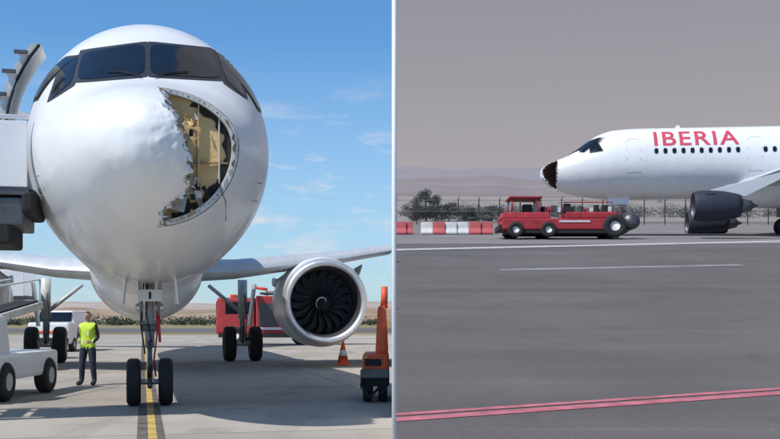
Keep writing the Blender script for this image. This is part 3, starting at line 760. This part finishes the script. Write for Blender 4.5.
# ---------------------------------------------------------------- person
def skinobj(name,verts,edges,rad,root,parent,sub=2):
    me=bpy.data.meshes.new(name); me.from_pydata(verts,edges,[]); o=link(bpy.data.objects.new(name,me))
    o.modifiers.new('s','SKIN')
    for i,sv in enumerate(me.skin_vertices[0].data): sv.radius=(rad[i],rad[i]) if not isinstance(rad[i],tuple) else rad[i]; sv.use_root=(i==root)
    ss=o.modifiers.new('u','SUBSURF'); ss.levels=sub; ss.render_levels=sub
    bpy.context.view_layer.update()
    m2=bpy.data.meshes.new_from_object(o.evaluated_get(bpy.context.evaluated_depsgraph_get()))
    bpy.data.objects.remove(o)
    m2.polygons.foreach_set('use_smooth',[True]*len(m2.polygons))
    return link(bpy.data.objects.new(name,m2),parent)
def person(loc,rz):
    p=empty('person',loc,rz); p.scale=(.95,)*3
    vs=[(0,0,.95),(0,.0,1.12),(0,-.01,1.30),(0,0,1.43),(0,0,1.52),(0,-.01,1.58),
        (.17,0,1.41),(.235,.03,1.14),(.17,-.16,1.02), (-.17,0,1.41),(-.25,.04,1.14),(-.19,-.14,1.03),
        (.10,0,.88),(.13,-.02,.5),(.15,.03,.12),(.155,-.03,.055),(.175,-.17,.045),
        (-.10,0,.88),(-.14,-.02,.5),(-.17,.03,.12),(-.175,-.03,.055),(-.205,-.16,.045)]
    ed=[(0,1),(1,2),(2,3),(3,4),(4,5),(3,6),(6,7),(7,8),(3,9),(9,10),(10,11),(0,12),(12,13),(13,14),(14,15),(15,16),(0,17),(17,18),(18,19),(19,20),(20,21)]
    rad=[(.16,.12),(.16,.12),(.18,.13),(.14,.10),.055,.055,.078,.058,.042,.078,.058,.042,.11,.08,.062,.06,.052,.11,.08,.062,.06,.052]
    o=skinobj('body',vs,ed,rad,0,p)
    me=o.data
    for n in ('skin','vest','refl','navy','cloth','black'): me.materials.append(M[n])
    for f in me.polygons:
        c=f.center
        if c.z<.1: k=5
        elif c.z<.9: k=3
        elif c.z>1.5: k=0
        elif abs(c.x)<.2 and c.z>.86: k=2 if (1.02<c.z<1.07 or 1.14<c.z<1.18) else 1
        else: k=4
        f.material_index=k
    for s in (1,-1):
        w=Vector((.17 if s>0 else -.19,-.16 if s>0 else -.14,1.02)); dr=Vector((-.5*s,-.75,.1)).normalized(); si=Vector((0,0,1)).cross(dr).normalized(); up=dr.cross(si)
        hv=[w,w+dr*.06]; he=[(0,1)]; hr=[.024,(.034,.02)]
        for q in range(5):
            if q==4: b0=w+dr*.03+up*.025; L=[.03,.025]; dd=(dr*.6+up).normalized()
            else: b0=w+dr*.085+up*(.03-.02*q); L=[.034-.004*abs(q-1),.03]; dd=(dr-si*.25*s).normalized()
            i0=len(hv); hv+=[b0,b0+dd*L[0],b0+dd*L[0]+(dd*.7-si*.6*s).normalized()*L[1]]; he+=[(1 if q<4 else 0,i0),(i0,i0+1),(i0+1,i0+2)]; hr+=[.009,.009,.007]
        h=skinobj('hand',[tuple(x) for x in hv],he,hr,0,p,1); h.data.materials.append(M['skin'])
    bm=bmesh.new(); bmesh.ops.create_uvsphere(bm,u_segments=32,v_segments=24,radius=1)
    for v in bm.verts:
        x,y,z=v.co; jaw=1-.25*max(0,-z)
        nx=x*.078*jaw; ny=y*.098*(1-.1*max(0,-z)); nz=z*.12
        if y<0:
            ny-= .022*math.exp(-((x/.16)**2+((z+.12)/.2)**2))
            ny+= .010*math.exp(-(((abs(x)-.38)/.16)**2+((z-.08)/.12)**2))
            ny-= .006*math.exp(-((x/.3)**2+((z+.5)/.1)**2))
        v.co=Vector((nx,ny,nz))
    me=bpy.data.meshes.new('head'); bm.to_mesh(me); bm.free(); me.materials.append(M['skin']); me.materials.append(M['hair'])
    for f in me.polygons:
        c=f.center; f.use_smooth=True
        if c.z>.07 or (c.y>-.01 and c.z>-.03 and not(abs(c.x)>.06 and c.z<.03 and c.y<.03)): f.material_index=1
    h=link(bpy.data.objects.new('head',me),p); h.location=(0,-.015,1.645)
    for s in (-1,1):
        tube('ear',[(s*.076,.0,1.62),(s*.086,.005,1.645),(s*.078,.01,1.67)],[.008,.014,.009],M['skin'],p,8)
        revolve('eye',[(0,0),(0,.009),(.004,.007)],M['black'],p,'y',10,(s*.03,-.105,1.655))
    tube('mouth',[(-.022,-.108,1.593),(0,-.113,1.591),(.022,-.108,1.593)],.004,M['red2'],p,6)
    box('id_badge',(.05,.01,.07),(.06,-.15,1.24),M['white'],p,.003)
person((W(88,385,23).x,23,0),math.radians(-8))
tube('divider_pole',[(.0257,6.3,0),(.0257,6.3,4.2)],.0145,M['white'],None,16)  # added pole standing in for the white divider between the two halves
# ---------------------------------------------------------------- sun, sky, camera
S=Vector((-.58,-.42,.95)).normalized()
el=math.asin(S.z); az=math.atan2(S.x,S.y)
sd=bpy.data.lights.new('sun','SUN'); sd.energy=4.2; sd.angle=math.radians(.5); sd.color=(1,.955,.89)
so=bpy.data.objects.new('sun',sd); link(so); so.rotation_euler=S.to_track_quat('Z','Y').to_euler()
w=bpy.data.worlds.new('World'); scene.world=w; w.use_nodes=True; n=w.node_tree.nodes; l=w.node_tree.links
bg=n['Background']; out=n['World Output']
sk=n.new('ShaderNodeTexSky'); sk.sky_type='NISHITA'; sk.sun_disc=False; sk.sun_elevation=el; sk.sun_rotation=az; sk.dust_density=.2; sk.ozone_density=2.0; sk.air_density=1.0
tc=n.new('ShaderNodeTexCoord'); sep=n.new('ShaderNodeSeparateXYZ'); l.new(tc.outputs['Generated'],sep.inputs[0])
def mth(op,a,b=None,c=None):
    x=n.new('ShaderNodeMath'); x.operation=op
    for i,s in enumerate((a,b,c)):
        if s is None: continue
        if isinstance(s,(int,float)): x.inputs[i].default_value=s
        else: l.new(s,x.inputs[i])
    return x.outputs[0]
def mrg(s,a,b,c=0,d=1):
    r=n.new('ShaderNodeMapRange'); r.inputs[1].default_value=a; r.inputs[2].default_value=b; r.inputs[3].default_value=c; r.inputs[4].default_value=d; l.new(s,r.inputs[0]); return r.outputs[0]
azm=mth('ARCTAN2',sep.outputs['X'],sep.outputs['Y'])
tint=n.new('ShaderNodeMix'); tint.data_type='RGBA'; tint.blend_type='MULTIPLY'; tint.inputs[0].default_value=1; l.new(sk.outputs[0],tint.inputs[6]); tint.inputs[7].default_value=(.72,1.18,1.5,1)
hzn=n.new('ShaderNodeMix'); hzn.data_type='RGBA'; l.new(mrg(sep.outputs['Z'],.26,-.01,0,.75),hzn.inputs[0]); l.new(tint.outputs[2],hzn.inputs[6]); hzn.inputs[7].default_value=(4.9,6.2,7.5,1)
cb=n.new('ShaderNodeCombineXYZ'); l.new(mth('MULTIPLY',azm,5),cb.inputs[0]); l.new(mth('MULTIPLY',sep.outputs['Z'],20),cb.inputs[1]); cb.inputs[2].default_value=3.7
cn=n.new('ShaderNodeTexNoise'); cn.inputs['Scale'].default_value=1.9; cn.inputs['Detail'].default_value=9; cn.inputs['Roughness'].default_value=.66; l.new(cb.outputs[0],cn.inputs['Vector'])
cm=mth('MULTIPLY',mrg(cn.outputs['Fac'],.51,.68,0,.85),mrg(sep.outputs['Z'],.24,.14,0,1))
mx=n.new('ShaderNodeMix'); mx.data_type='RGBA'; l.new(cm,mx.inputs[0]); l.new(hzn.outputs[2],mx.inputs[6]); mx.inputs[7].default_value=(7.2,7.4,8.0,1)
l.new(mx.outputs[2],bg.inputs[0]); bg.inputs[1].default_value=.1
bg2=n.new('ShaderNodeBackground'); bg2.inputs[1].default_value=1
gm=n.new('ShaderNodeMix'); gm.data_type='RGBA'; gm.inputs[6].default_value=(.43,.40,.42,1); gm.inputs[7].default_value=(.285,.29,.335,1); l.new(mrg(sep.outputs['Z'],.10,.32),gm.inputs[0]); l.new(gm.outputs[2],bg2.inputs[0])
m1=mth('GREATER_THAN',azm,KX)
ms=n.new('ShaderNodeMixShader'); l.new(mth('MULTIPLY',m1,mrg(azm,1.5,.9)),ms.inputs[0]); l.new(bg.outputs[0],ms.inputs[1]); l.new(bg2.outputs[0],ms.inputs[2]); l.new(ms.outputs[0],out.inputs[0])
cam=bpy.data.cameras.new('camera'); co=bpy.data.objects.new('camera',cam); link(co); co.location=(0,0,CH); co.rotation_euler=(math.pi/2,0,0)
cam.sensor_width=36; cam.lens=F/780*36; cam.shift_y=(YH-219.5)/780; cam.clip_end=9000; cam.clip_start=.05
scene.camera=co
scene.view_settings.view_transform='Standard'; scene.view_settings.look='None'; scene.view_settings.exposure=0
